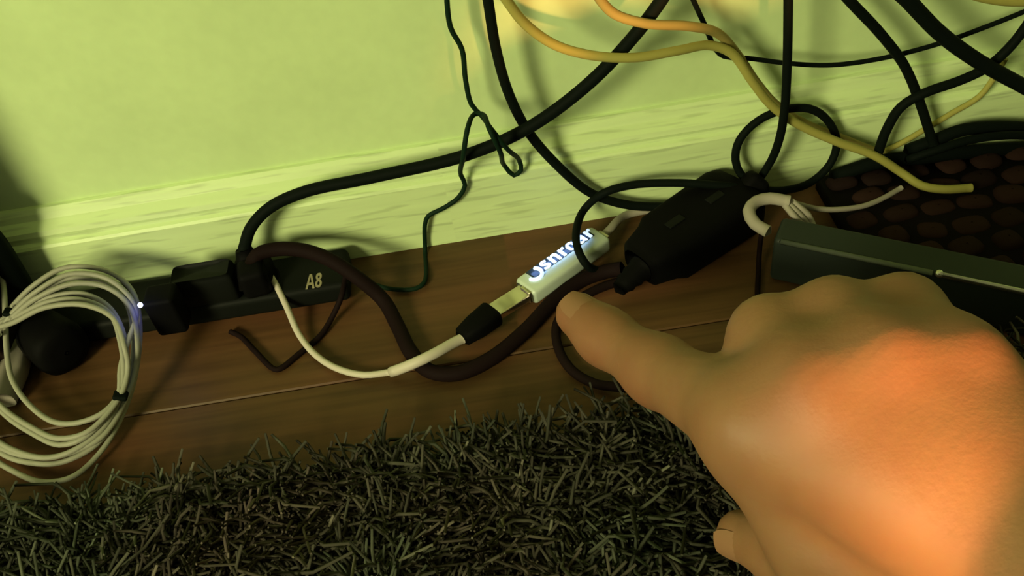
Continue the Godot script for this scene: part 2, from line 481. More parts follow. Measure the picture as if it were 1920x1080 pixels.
# ------------------------------------------------------------------ left: power strip, plugs
func power_strip():
	var h := 0.012
	var fl := F(250, 622, 0.0); var fr := F(640, 585, 0.0)
	var x0 := F(60, 630, 0.0).x; var x1 := F(650, 540, h).x
	var zf := (fl.z + fr.z) * 0.5
	var zb := 0.004
	var c := Vector3((x0 + x1) * 0.5, 0, (zf + zb) * 0.5)
	var t := thing("power_strip", "long flat black power strip against the skirting with pale characters on its right end", "power strip", c)
	var st := mb(); rbox(st, Transform3D(Basis(), c + Vector3(0, h * 0.5 + 0.0006, 0)), Vector3(x1 - x0, h - 0.0008, zf - zb), 0.003)
	obj("housing", st, M.charcoal, t)
	# socket wells along the top
	for k in 2:
		st = mb(); lathe(st, Transform3D(Basis(), Vector3(lerpf(x0, x1, 0.58 + 0.16 * k), h, c.z)), [Vector2(0.0065, 0.0001), Vector2(0.007, 0.0006), Vector2(0.0078, 0.0006), Vector2(0.0082, 0.0001)])
		obj("socket_rim", st, M.black, t)
	# printed characters
	var a := F(573, 543, h); var b := F(604, 538, h)
	text("A8", a + Vector3(0, 0.0002, 0), Basis(Vector3(1, 0, 0), Vector3(0, 0, -1), Vector3(0, 1, 0)).rotated(Vector3.UP, 0.0), 0.0088, 0.0003, M.print, t, "print", b.distance_to(a) * 0.98)
	# blue light at the left end of the strip
	var lp := F(263, 572, 0.0325)
	st = mb(); bulb(st, lp, 0.0011)
	var led := obj("power_led", st, M.led, t)
	tag(led, "tiny blue white indicator light")
	var l := OmniLight3D.new(); l.name = "led_light"; l.light_color = Color(0.25, 0.22, 1.0); l.light_energy = 0.00012; l.light_size = 0.001; l.omni_range = 4.0; l.omni_attenuation = 2.0; l.shadow_enabled = true
	t.add_child(l); l.position = lp - c
	# the stub that carries the light
	st = mb(); rbox(st, Transform3D(Basis(), Vector3(lp.x + 0.0065, 0.0222, lp.z - 0.006)), Vector3(0.013, 0.0204, 0.012), 0.002)
	obj("switch_block", st, M.black, t)
	# adapter block standing on the strip
	var th := 0.027
	var p0 := F(312, 536, th); var p1 := F(430, 524, th)
	var back := F(318, 500, th).z
	var cz := (p0.z + back) * 0.5
	var w := p1.x - p0.x
	var at := Vector3((p0.x + p1.x) * 0.5, h + 0.0003, cz)
	var ad := thing("plug_adapter", "black block shaped plug adapter on the power strip, left of the upright lead", "adapter", at)
	st = mb()
	loft(st, Transform3D(Basis(Vector3(0, 1, 0), Vector3(-1, 0, 0), Vector3(0, 0, 1)), at), [[0, w * 0.48, (p0.z - back) * 0.5, 8.0], [0.0006, w * 0.5, (p0.z - back) * 0.52, 8.0], [0.011, w * 0.5, (p0.z - back) * 0.52, 8.0], [0.0135, w * 0.485, (p0.z - back) * 0.49, 8.0], [0.015, w * 0.45, (p0.z - back) * 0.44, 8.0]])
	obj("housing", st, M.charcoal, ad)

func text(s: String, at: Vector3, basis_: Basis, size: float, depth: float, m: Material, parent: Node3D, called: String, width := 0.0) -> MeshInstance3D:
	var tm := TextMesh.new(); tm.text = s
	var f := SystemFont.new(); f.font_names = PackedStringArray(["Droid Sans"]); f.font_weight = 600
	tm.font = f; tm.font_size = 64; tm.pixel_size = size / 46.0; tm.depth = depth
	tm.horizontal_alignment = HORIZONTAL_ALIGNMENT_LEFT; tm.vertical_alignment = VERTICAL_ALIGNMENT_BOTTOM
	tm.material = m
	var o := MeshInstance3D.new(); o.mesh = tm; o.name = called
	parent.add_child(o, true)
	var bx := tm.get_aabb()
	var k := 1.0
	if width > 0.0 and bx.size.x > 0.0: k = width / bx.size.x
	var off := Vector3.ZERO
	var p: Node = parent
	while p != self:
		off += (p as Node3D).position; p = p.get_parent()
	var bs := basis_ * Basis.from_scale(Vector3(k, 1, 1))
	o.transform = Transform3D(bs, at - off - bs * Vector3(bx.position.x, bx.position.y, 0))
	return o

# ------------------------------------------------------------------ the lit stick
func lit_stick():
	var h := 0.0075
	var a := F(985, 548, h); var b := F(1127, 446, h)
	var t := thing("usb_stick", "pale grey green stick shaped USB adapter with glowing blue white characters", "usb stick", Vector3(a.x, 0, a.z))
	var L := a.distance_to(b)
	var xf := frame(a, b - a)
	var st := mb()
	var hh := 0.0042; var hw := 0.0064
	loft(st, xf, [[0, hh * 0.7, hw * 0.82, 5.0], [0.0005, hh * 0.88, hw * 0.93, 5.0], [0.0014, hh, hw, 5.0], [L - 0.0016, hh, hw, 5.0], [L - 0.0005, hh * 0.88, hw * 0.93, 5.0], [L, hh * 0.7, hw * 0.82, 5.0]], 36)
	obj("housing", st, M.stick, t)
	# smoked window on the upper half of the top face, under the characters
	st = mb()
	rbox(st, frame(xf * Vector3(L * 0.52, hh - 0.0002, -0.0026), b - a), Vector3(L * 0.80, 0.0009, 0.0056), 0.0004)
	obj("window", st, M.smoke, t)
	# glowing open ring, then the characters
	var top := hh + 0.0005
	st = mb()
	var ring := PackedVector3Array()
	for k in 17:
		var an := deg_to_rad(lerpf(-190.0, 25.0, k / 16.0) + 25.0)
		ring.append(xf * Vector3(L * 0.155 + cos(an) * 0.0034, top + 0.0002, -0.0014 - sin(an) * 0.0033))
	tube(st, ring, 0.00085, 8)
	obj("ring_mark", st, M.glow_text, t)
	var bs := Basis(xf.basis.x, -xf.basis.z, xf.basis.y)
	text("snroar", xf * Vector3(L * 0.27, top, 0.0004), bs, 0.0064, 0.0004, M.glow_text, t, "characters", L * 0.66)
	var l := AreaLight3D.new(); l.name = "character_light"
	l.area_size = Vector2(L * 0.7, 0.004); l.light_color = Color(0.55, 0.7, 1.0); l.light_energy = 0.00025; l.area_range = 4.0; l.area_attenuation = 2.0; l.shadow_enabled = true
	t.add_child(l)
	var up := xf.basis.y
	l.transform = Transform3D(Basis(xf.basis.x, xf.basis.z, up).orthonormalized(), xf * Vector3(L * 0.5, top + 0.0012, -0.002) - t.position)
	l.transform.basis = Basis(xf.basis.x, xf.basis.x.cross(-up) * -1.0, -up * -1.0)
	# metal collars
	for q in [[0.0, -0.0012, 0.0040], [L, 0.0002, 0.0020]]:
		st = mb()
		rbox(st, frame(xf * Vector3(q[0], 0.0, 0.0014), b - a), Vector3(0.0028, hh * 1.5, 0.0062), 0.0008)
		obj("collar", st, M.steel, t)
	# pale tail leaving the far end
	var c0 := xf * Vector3(L + 0.001, 0, 0)
	st = mb(); tube(st, catmull(PackedVector3Array([c0, F(1146, 428, 0.0075), F(1158, 414, 0.006), F(1178, 402, 0.0035), F(1230, 392, 0.0032), F(1300, 396, 0.0032)])), 0.0019, 10)
	obj("tail", st, M.white_dull, t)

# ------------------------------------------------------------------ the brick and its leads
func power_brick():
	var a := F(1196, 498, 0.012); var b := F(1392, 366, 0.012)
	var t := thing("power_brick", "black rounded power brick on the boards right of the glowing stick", "power adapter", Vector3(a.x, 0, a.z))
	var xf := frame(a, b - a); var L := a.distance_to(b)
	var st := mb()
	loft(st, xf, [[0, 0.006, 0.008, 3.0], [0.002, 0.0085, 0.0105, 3.5], [0.012, 0.0100, 0.0130, 4.0], [0.016, 0.0108, 0.0150, 5.0], [L - 0.008, 0.0112, 0.0165, 5.0], [L - 0.003, 0.0105, 0.0155, 4.5], [L, 0.008, 0.012, 4.0]], 36)
	obj("housing", st, M.black, t)
	st = mb()
	for q in [[0.34, 0.0], [0.70, 0.001]]:
		rbox(st, frame(xf * Vector3(L * q[0], 0.0110, q[1]), b - a), Vector3(0.009, 0.0010, 0.0040), 0.0004)
	obj("highlight_plate", st, M.charcoal, t)  # two paler plates standing in for highlights on the housing
	st = mb()
	var pl := PackedVector3Array(); var rr := PackedFloat32Array()
	for k in 8:
		pl.append(xf * Vector3(0.001 - 0.002 * k, -0.001 * k * 0.5, 0.002)); rr.append([0.0060, 0.0058, 0.0048, 0.0052, 0.0042, 0.0046, 0.0036, 0.0034][k])
	tube(st, pl, 0.004, 12, rr)
	obj("strain_relief", st, M.black, t)

# ------------------------------------------------------------------ right side: flat box and cobbled mat
func right_side():
	var h := 0.024
	var p := F(1450, 449, h); var q := F(1920, 547, h)
	var dirn := (q - p); dirn.y = 0; dirn = dirn.normalized()
	var L := 0.22; var dp := 0.0155
	var back := dirn.cross(Vector3.UP) * -1.0
	if back.z > 0: back = -back
	var c := p + dirn * L * 0.5 + back * dp * 0.5; c.y = 0
	var t := thing("flat_box", "dark grey flat box with a pale metal edge behind the hand", "box", c)
	var xf := Transform3D(Basis(dirn, Vector3.UP, dirn.cross(Vector3.UP)), c + Vector3(0, h * 0.5 + 0.0004, 0))
	var st := mb(); rbox(st, xf, Vector3(L, h - 0.0006, dp), 0.0022)
	obj("housing", st, M.box_grey, t)
	var fz := dp * 0.5 if (dirn.cross(Vector3.UP)).dot(back) < 0 else -dp * 0.5
	st = mb()
	var e0 := xf * Vector3(-L * 0.5 + 0.063, h * 0.5 - 0.0006, fz * 0.99); var e1 := xf * Vector3(L * 0.5 - 0.004, h * 0.5 - 0.0006, fz * 0.99)
	tube(st, PackedVector3Array([e0, e0.lerp(e1, 0.5), e1]), 0.0012, 8)
	obj("metal_edge", st, M.trim, t)
	st = mb()
	var e2 := xf * Vector3(-L * 0.5 + 0.003, h * 0.5 - 0.0008, fz * 0.99)
	tube(st, PackedVector3Array([e2, e2.lerp(e0, 0.5), e0.lerp(e2, 0.04)]), 0.0011, 8)
	obj("painted_edge_highlight", st, M.edge_grey, t)  # paler strip puts the chamfer highlight into the colour
	st = mb(); bulb(st, e0 + Vector3(0, 0.0003, 0), 0.0016)
	obj("stud", st, M.trim, t)
	# cobbled mat on the floor between the box and the skirting
	var m0 := F(1530, 352, 0.009); var m1 := F(1660, 440, 0.009)
	var mt := thing("cobbled_mat", "dark brown cobbled mat on the floor under the leads at the right", "mat", Vector3(m0.x + 0.1, 0, 0.04))
	var zb := 0.0035
	st = mb()
	var xs0 := m0.x + 0.004; var x1 := m0.x + 0.32
	# the mat stops in front at the box, whose edge runs obliquely: strips of growing depth
	var poly := PackedVector2Array()
	var front := func(x: float) -> float:
		var kk := (x - (c - dirn * L * 0.5 + back * dp * 0.5).x) / dirn.x
		return ((c - dirn * L * 0.5 + back * dp * 0.5) + dirn * kk).z - 0.002
	var nn := 24
	var hm := 0.007
	for k in nn:
		var xa := lerpf(xs0, x1, float(k) / nn); var xb := lerpf(xs0, x1, float(k + 1) / nn)
		var za: float = min(front.call(xa), 0.11); var zc: float = min(front.call(xb), 0.11)
		quad(st, Vector3(xa, hm, za), Vector3(xb, hm, zc), Vector3(xb, hm, zb), Vector3(xa, hm, zb))
		quad(st, Vector3(xa, 0.0004, za), Vector3(xb, 0.0004, zc), Vector3(xb, hm, zc), Vector3(xa, hm, za))
		quad(st, Vector3(xa, 0.0004, zb), Vector3(xb, 0.0004, zb), Vector3(xb, 0.0004, zc), Vector3(xa, 0.0004, za))
		quad(st, Vector3(xb, 0.0004, zb), Vector3(xa, 0.0004, zb), Vector3(xa, hm, zb), Vector3(xb, hm, zb))
	var zs: float = front.call(xs0)
	quad(st, Vector3(xs0, 0.0004, zb), Vector3(xs0, 0.0004, zs), Vector3(xs0, hm, zs), Vector3(xs0, hm, zb))
	quad(st, Vector3(x1, 0.0004, 0.11), Vector3(x1, 0.0004, zb), Vector3(x1, hm, zb), Vector3(x1, hm, 0.11))
	st.set_smooth_group(-1)
	obj("backing", st, M.mat_base, mt)
	var dome := mb()
	loft(dome, Transform3D(Basis(Vector3(0, 1, 0), Vector3(-1, 0, 0), Vector3(0, 0, 1)), Vector3.ZERO), [[0, 0.0066, 0.0046, 3.0], [0.0008, 0.0065, 0.0045, 3.0], [0.0018, 0.0056, 0.0038, 3.0], [0.0023, 0.0040, 0.0026, 2.6], [0.0026, 0.0022, 0.0014, 2.4], [0.0027, 0.0004, 0.0003, 2.0]], 14)
	dome.generate_normals()
	var dm: ArrayMesh = dome.commit()
	var rowi := 0
	var z := zb + 0.007
	while z < 0.10:
		var x := xs0 + 0.009 + (0.0075 if rowi % 2 else 0.0)
		while x < xs0 + 0.17:
			if z + 0.007 < front.call(x - 0.006):
				var o := MeshInstance3D.new(); o.mesh = dm; o.material_override = null
				o.set_surface_override_material(0, M.pebble[rng.randi() % 3])
				o.name = "cobble"; mt.add_child(o, true)
				o.transform = Transform3D(Basis(Vector3.UP, rng.randf_range(-0.35, 0.35)) * Basis.from_scale(Vector3(rng.randf_range(0.85, 1.2), rng.randf_range(0.7, 1.5), rng.randf_range(0.95, 1.3))), Vector3(x + rng.randf_range(-0.001, 0.001), hm - 0.0004, z + rng.randf_range(-0.001, 0.001)) - mt.position)
			x += 0.0165
		z += 0.0128; rowi += 1

# ------------------------------------------------------------------ leads
func lead(called: String, label: String, category: String, pts: Array, r: float, m: Material, group := "", sides := 10) -> MeshInstance3D:
	var st := mb(); tube(st, catmull(path(pts)), r, sides)
	var o := obj(called, st, m)
	return tag(o, label, category, group)

func V(x: float, y: float, z: float) -> Vector3: return Vector3(x, y, z)

func leads():
	# thick lead from the top middle down to the plug on the strip
	var t := thing("power_lead", "thick black lead sweeping from top centre down to the plug on the power strip", "cable", F(455, 540, 0.012))
	var st := mb()
	tube(st, catmull(path([V(1262, -40, 14), V(1240, 0, 14), V(1180, 78, 14), V(1100, 160, 14), V(990, 240, 13), V(870, 292, 12), V(700, 332, 10), V(570, 360, 8), V(505, 390, 9), V(470, 428, 11), V(457, 468, 13)])), 0.0026, 12)
	obj("cord", st, M.cord, t)
	st = mb()
	var foot := F(452, 560, 0.0125); var head := W(457, 466, 13)
	foot = Vector3(W(457, 466, 0.013).x + 0.001, 0.0125, 0.0185); head = W(457, 468, 0.013)
	var ax := head - foot
	loft(st, frame(foot, ax, Vector3.BACK), [[0, 0.0085, 0.0085, 4.0], [0.001, 0.0092, 0.0092, 4.0], [ax.length() * 0.5, 0.0088, 0.0088, 4.0], [ax.length() * 0.62, 0.0065, 0.0065, 3.0], [ax.length() * 0.8, 0.0046, 0.0046, 2.2], [ax.length() * 1.02, 0.0036, 0.0036, 2.0]])
	obj("plug", st, M.black, t)
	# second lead: from the strip over its end, down across the boards to the brick
	t = thing("brick_lead", "thick dark lead looping across the boards from the power strip to the power brick", "cable", F(850, 700, 0.0))
	st = mb()
	tube(st, catmull(path([V(470, 500, -24), V(482, 478, -27), V(520, 467, -27), V(570, 470, -26), V(620, 488, -23), V(672, 522, -16), V(718, 562, -7), V(745, 610, -3.6), V(770, 660, -3.4), V(806, 696, -3.4), V(858, 700, -3.4), V(920, 673, -3.4), V(985, 620, -3.4), V(1040, 562, -3.4), V(1090, 526, -3.4), V(1140, 508, -4.5), V(1166, 504, -6)])), 0.0032, 12)
	obj("cord", st, M.cord_warm, t)
	st = mb()
	var pp := F(470, 505, 0.022)
	rbox(st, Transform3D(Basis(Vector3.UP, 0.15), Vector3(pp.x + 0.001, 0.0195, pp.z + 0.003)), Vector3(0.012, 0.0145, 0.013), 0.003)
	obj("plug", st, M.black, t)
	# lead two
	lead("wall_lead", "black lead hanging from top centre and curving right behind the power brick", "cable", [V(908, -40, 7), V(915, 0, 7), V(930, 92, 7), V(955, 178, 6), V(990, 246, 6), V(1040, 305, 6), V(1108, 362, 6), V(1170, 383, 7), V(1240, 388, 8), V(1310, 384, 9)], 0.0021, M.cord)
	# thin kinked wire with a twisted loop
	lead("thin_wire", "thin dark green kinked wire with a small twisted loop on the wall", "wire", [V(838, -40, 3), V(838, 0, 3), V(845, 52, 3), V(866, 92, 3), V(873, 150, 3), V(884, 196, 3), V(902, 216, 3), V(925, 247, 23), V(950, 278, 23), V(974, 302, 3.5), V(977, 319, 3), V(964, 329, 3), V(947, 312, 3), V(937, 283, 23.5), V(918, 243, 24.5), V(904, 214, 8), V(890, 214, 6), V(876, 244, 19), V(869, 292, 19), V(864, 328, 4), V(872, 347, 3), V(860, 370, 3), V(832, 390, 3), V(803, 405, 3), V(797, 420, 3.5), V(797, 470, 3.5), V(795, 530, -2.2), V(780, 541, -1.6), V(735, 542, -1.6), V(690, 530, -1.6)], 0.00105, M.wire, "", 8)
	lead("thin_wire", "thin black wire bent sharply under the yellow cables and running to the right edge", "wire", [V(1284, -40, 3), V(1300, 0, 3), V(1320, 44, 3), V(1343, 94, 3), V(1358, 106, 3), V(1400, 109, 3), V(1480, 119, 3), V(1560, 122, 3), V(1650, 110, 3), V(1760, 82, 3), V(1860, 46, 3), V(1935, 16, 3)], 0.00105, M.cord, "", 8)
	# looped lead at right of centre
	lead("looped_lead", "black lead dropping straight down into a round loop above the power brick", "cable", [V(1478, -40, 17), V(1478, 0, 17), V(1476, 120, 17), V(1471, 206, 17), V(1461, 262, 16), V(1442, 308, 13), V(1414, 342, 12), V(1392, 330, 10), V(1379, 300, 8), V(1387, 262, 7), V(1422, 226, 6), V(1470, 206, 6), V(1518, 204, 6), V(1552, 226, 6), V(1569, 268, 7), V(1556, 308, 9), V(1520, 342, 12), V(1470, 357, 16), V(1410, 354, 18), V(1340, 347, 17), V(1260, 343, 14), V(1185, 347, 12), V(1132, 362, 12), V(1096, 392, -16), V(1081, 430, -17), V(1083, 466, -17), V(1096, 492, -14), V(1116, 506, -6), V(1160, 512, -3)], 0.0018, M.cord)
	# tie round the loop
	st = mb()
	var tp := W(1412, 348, 0.016)
	rbox(st, frame(tp, Vector3(0.5, 0.4, -0.2), Vector3(0, 0.4, 1)), Vector3(0.0105, 0.010, 0.011), 0.003)
	tag(obj("cable_tie", st, M.black), "black wrap holding the round lead loop together above the brick", "cable tie")
	# right-hand leads
	lead("right_lead", "black lead slanting down from the top edge to the dark bundle at the right", "cable", [V(1560, -40, 9), V(1592, 0, 9), V(1650, 62, 9), V(1695, 122, 9), V(1724, 190, 10), V(1746, 258, 12), V(1752, 275, 13)], 0.0021, M.cord)
	lead("right_lead", "thickest black lead crossing the top right corner diagonally", "cable", [V(1664, -40, 20), V(1702, 0, 20), V(1762, 62, 20), V(1830, 112, 20), V(1925, 165, 20), V(1990, 200, 20)], 0.0030, M.cord)
	lead("right_lead", "black lead arching from the right edge down to the mat left of the bundle", "cable", [V(1960, -10, 14), V(1925, 48, 14), V(1890, 92, 14), V(1848, 128, 14), V(1800, 151, 14), V(1735, 174, 15), V(1690, 200, 14), V(1662, 244, 13), V(1646, 288, 12)], 0.0021, M.cord)
	lead("bundle_lead", "upper black lead of the low bundle lying along the skirting at the right", "cable", [V(1700, 282, 9), V(1750, 264, 10), V(1800, 245, 10), V(1860, 238, 10), V(1925, 240, 10), V(1980, 246, 10)], 0.0028, M.cord)
	lead("bundle_lead", "lower black lead of the low bundle lying along the skirting at the right", "cable", [V(1700, 300, 13), V(1760, 280, 16), V(1820, 262, 16), V(1880, 254, 16), V(1925, 254, 16), V(1980, 256, 16)], 0.0019, M.cord)
	lead("bundle_lead", "broad black lead on the mat edge below the bundle at the right", "cable", [V(1560, 332, 7), V(1640, 306, 7), V(1720, 296, 7), V(1830, 284, 7), V(1925, 278, 7), V(1980, 276, 7)], 0.0032, M.cord)
	# yellow cables
	lead("yellow_cable", "long yellow cable curving from top centre across the wall to the dark mat", "cable", [V(925, -40, 20), V(950, 0, 20), V(985, 45, 20), V(1040, 84, 20), V(1110, 104, 20), V(1190, 108, 20), V(1270, 95, 17), V(1330, 85, 12), V(1372, 100, 11), V(1410, 152, 12), V(1445, 196, 12), V(1495, 232, 12), V(1570, 266, 13.5), V(1640, 292, 15), V(1692, 325, -14), V(1728, 348, -11.5), V(1770, 355, -11.5), V(1822, 352, -11.5)], 0.0019, M.yellow)
	lead("yellow_cable", "shorter yellow cable joining the long one under the thin wire", "cable", [V(1105, -40, 20), V(1126, 0, 20), V(1152, 26, 20), V(1210, 44, 20), V(1290, 49, 16), V(1345, 62, 10), V(1384, 104, 4), V(1418, 154, 2.2), V(1455, 196, 2), V(1510, 232, 2.2), V(1580, 260, 3), V(1640, 284, 3.5)], 0.0019, M.yellow_dull)
	lead("yellow_cable", "faint yellow cable along the skirting behind the black leads at the right", "cable", [V(1885, 110, 3), V(1862, 148, 3), V(1835, 182, 3), V(1785, 212, 3), V(1735, 242, 3), V(1690, 268, 3), V(1630, 296, 3)], 0.0013, M.yellow)
	lead("yellow_cable", "yellow cable just showing in the extreme top right corner", "cable", [V(1790, -22, 8), V(1850, -4, 8), V(1900, 2, 8), V(1960, 0, 8)], 0.0022, M.yellow)
	# white wire with a curled flat piece
	t = thing("white_wire", "pale wire with a curled thick end lying beside the power brick", "wire", F(1480, 395, 0.0))
	st = mb(); tube(st, catmull(path([V(1440, 434, -24), V(1416, 420, -25), V(1404, 396, -26), V(1418, 378, -26), V(1444, 372, -26), V(1480, 378, -25)])), 0.0026, 12)
	obj("curled_end", st, M.white_dull, t)
	st = mb(); tube(st, catmull(path([V(1478, 378, -25), V(1500, 384, -22), V(1535, 392, -15), V(1570, 393, -13), V(1620, 386, -11), V(1655, 372, -10.5), V(1690, 352, -10.5)])), 0.0012, 10)
	obj("wire", st, M.white_dull, t)
	# frayed wrapper hanging off it: three crumpled strands
	st = mb()
	for q in [[0, 0], [8, -6], [-5, 7]]:
		tube(st, catmull(path([V(1476 + q[0], 380 + q[1] * 0.5, -24), V(1492 + q[0], 396 + q[1], -23), V(1504 + q[0] * 1.3, 408 + q[1], -20), V(1516 + q[0], 424 + q[1] * 0.4, -16)])), 0.0014, 8)
	obj("frayed_end", st, M.white_dull, t)
	# short dark wire behind the hand
	lead("short_wire", "short dark wire hanging down between the brick and the flat box", "wire", [V(1436, 420, -22), V(1428, 440, -18), V(1424, 470, -8), V(1422, 510, -1.8), V(1420, 560, -1.8), V(1424, 600, -1.8)], 0.0011, M.cord_warm, "", 8)
	# lead that passes under the pointing finger
	lead("curved_lead", "dark lead curving on the boards beneath the pointing finger to the rug", "cable", [V(1205, 516, -4), V(1160, 528, -2.4), V(1112, 546, -2.4), V(1070, 572, -2.4), V(1045, 606, -2.4), V(1046, 650, -2.4), V(1072, 694, -2.4), V(1112, 718, -2.4), V(1160, 726, -5), V(1230, 732, -13)], 0.0020, M.cord_warm)
	# bent wire in front of the strip
	lead("bent_wire", "thin dark wire bent into a V on the boards before the power strip", "wire", [V(432, 622, -1.5), V(450, 630, -1.5), V(478, 658, -1.5), V(514, 692, -1.5), V(524, 692, -1.5), V(560, 664, -1.5), V(602, 628, -1.5), V(622, 596, -4), V(640, 556, -12), V(648, 520, -13.5)], 0.00125, M.cord_warm, "", 8)
	# white usb cable to the stick
	t = thing("usb_cable", "white USB cable with a black plug pushed into the glowing stick", "cable", F(735, 697, 0.0))
	st = mb(); tube(st, catmull(path([V(498, 504, -15.5), V(514, 528, -14), V(536, 572, -9), V(560, 626, -4.2), V(590, 664, -3), V(630, 690, -3), V(682, 703, -3), V(737, 697, -3)])), 0.0014, 10)
	obj("cord", st, M.white, t)
	st = mb()
	var slv := catmull(path([V(733, 698, -3.6), V(760, 688, -6.8), V(790, 675, -9.4), V(820, 660, -9.2), V(850, 643, -7.6), V(872, 632, -6.6)]))
	tube(st, slv, 0.0022, 12)
	obj("sleeve", st, M.white, t)
	var a := F(864, 634, 0.0066); var b := F(926, 586, 0.0072); var c := F(986, 548, 0.0075)
	st = mb(); var L := a.distance_to(b)
	loft(st, frame(a, b - a), [[0, 0.0026, 0.0030, 2.5], [0.001, 0.0034, 0.0042, 3.0], [L * 0.45, 0.0040, 0.0054, 3.5], [L - 0.001, 0.0042, 0.0058, 4.0], [L, 0.0036, 0.0052, 4.0]])
	obj("plug", st, M.black, t)
	st = mb(); L = b.distance_to(c) - 0.0005
	var xf := frame(b, c - b)
	loft(st, xf, [[-0.001, 0.0018, 0.0042, 9.0], [L, 0.0018, 0.0042, 9.0]], 32)
	obj("metal_shell", st, M.steel, t)
	# far left: strap, round plug, grey connector
	lead("strap_lead", "broad black lead entering from the left edge behind the white coil", "cable", [V(-60, 400, 12), V(-10, 458, 12), V(20, 505, 12), V(44, 545, 12), V(62, 580, 14)], 0.0052, M.cord)
	t = thing("round_plug", "black round plug lying inside the coil of white cable", "plug", F(95, 650, 0.0))
	st = mb()
	var rp := F(96, 640, 0.012)
	loft(st, frame(Vector3(rp.x - 0.012, 0.0125, rp.z - 0.012), Vector3(0.35, 0, 0.35).normalized()), [[0, 0.004, 0.004, 2.0], [0.004, 0.0075, 0.0075, 2.2], [0.010, 0.0108, 0.0108, 2.4], [0.024, 0.0118, 0.0118, 2.4], [0.0275, 0.0112, 0.0112, 2.3], [0.029, 0.0095, 0.0095, 2.2], [0.0298, 0.006, 0.006, 2.2], [0.0300, 0.001, 0.001, 2.0]])
	obj("body", st, M.black, t)
	t = thing("grey_connector", "pale grey connector at the left edge under the coil", "connector", F(20, 690, 0.0))
	st = mb()
	var g0 := F(46, 640, 0.006); var g1 := F(2, 752, 0.005)
	L = g0.distance_to(g1)
	loft(st, frame(g0, g1 - g0), [[0, 0.003, 0.003, 2.4], [0.002, 0.0042, 0.0046, 2.8], [L * 0.55, 0.0048, 0.0062, 3.0], [L, 0.0044, 0.0058, 3.0]])
	obj("body", st, M.white_dull, t)

# ------------------------------------------------------------------ coil of white cable
func coil():
	var t := thing("cable_coil", "hanging coil of thin white cable at the left, loosely tied", "cable", F(120, 860, 0.0))
	var pts := []
	# every turn: left tie, top, shoulder, right, lower right, bottom, lower left (outside the frame)
	var turns := [
		[V(18, 580, -27), V(62, 536, -35), V(122, 502, -38), V(200, 508, -34), V(248, 546, -29), V(262, 610, -22), V(256, 690, -14), V(240, 752, -8), V(196, 838, -5), V(140, 892, -4), V(84, 904, -4), V(30, 886, -4), V(-30, 840, -5), V(-50, 740, -10), V(-24, 640, -20)],
		[V(24, 586, -28), V(70, 550, -35), V(128, 522, -37), V(190, 528, -33), V(236, 566, -28), V(250, 630, -21), V(246, 700, -14), V(228, 762, -9), V(182, 832, -7), V(118, 866, -6), V(60, 868, -6), V(0, 848, -6), V(-46, 790, -9), V(-48, 690, -14), V(-16, 614, -23)],
		[V(26, 590, -29), V(84, 560, -35), V(150, 550, -35), V(202, 574, -31), V(232, 628, -25), V(238, 690, -17), V(228, 740, -12), V(196, 800, -10), V(150, 838, -9), V(96, 858, -8), V(36, 848, -8), V(-20, 812, -9), V(-44, 740, -13), V(-34, 660, -18), V(-6, 612, -25)],
		[V(30, 594, -30), V(90, 566, -36), V(152, 562, -36), V(206, 588, -32), V(226, 642, -26), V(232, 700, -19), V(222, 746, -14), V(190, 792, -12), V(152, 824, -11), V(112, 834, -10), V(60, 812, -10), V(8, 776, -11), V(-30, 726, -15), V(-26, 660, -20), V(2, 616, -26)],
		[V(26, 584, -31), V(72, 544, -38), V(130, 514, -40), V(196, 520, -36), V(242, 556, -31), V(256, 590, -27), V(240, 640, -24), V(226, 690, -20), V(222, 740, -15), V(196, 772, -14), V(150, 792, -13), V(104, 792, -13), V(56, 760, -14), V(22, 710, -17), V(12, 650, -22), V(10, 590, -28), V(6, 530, -34), V(-6, 480, -38), V(-30, 420, -40)],
	]
	for a in turns: pts.append_array(a)
	var st := mb(); tube(st, catmull(path(pts)), 0.00115, 8)
	obj("cord", st, M.coil, t)
	# a second, slightly separated run of the flat twin cord
	st = mb()
	var pts2 := []
	for k in [1, 3]:
		for v in turns[k]: pts2.append(V(v.x + (8 if v.x > 120 else -3), v.y + (10 if v.y < 650 else -12), v.z - 1.5))
	tube(st, catmull(path(pts2)), 0.00115, 8)
	obj("cord", st, M.coil, t)
	for q in [[20, 586, -30], [226, 742, -15]]:
		st = mb()
		var c := S(V(q[0], q[1], q[2]))
		rbox(st, frame(c, Vector3(0.4, 0.9, -0.2), Vector3.BACK), Vector3(0.0022, 0.0050, 0.0056), 0.0009)
		obj("tie", st, M.cord, t)

# ------------------------------------------------------------------ the hand
var bones := []
func bone(a: Vector3, ra: float, b: Vector3, rb: float):   # points are (x px, y px, depth in mm) along sight lines; radii in mm
	var f := func(v: Vector3) -> Vector3: return Vector3((v.x - 960.0) / FOCAL, (540.0 - v.y) / FOCAL, -1.0) * v.z * 0.001
	bones.append([f.call(a), ra * 0.001, f.call(b), rb * 0.001])

func field(p: Vector3, near: Array, k: float) -> float:
	var d := 1.0
	for q in near:
		var a: Vector3 = q[0]; var ab: Vector3 = q[2] - a
		var t := clampf((p - a).dot(ab) / ab.length_squared(), 0.0, 1.0)
		var e: float = p.distance_to(a + ab * t) - lerpf(q[1], q[3], t)
		var h: float = max(k - absf(d - e), 0.0) / k
		d = min(d, e) - h * h * k * 0.25
	return d

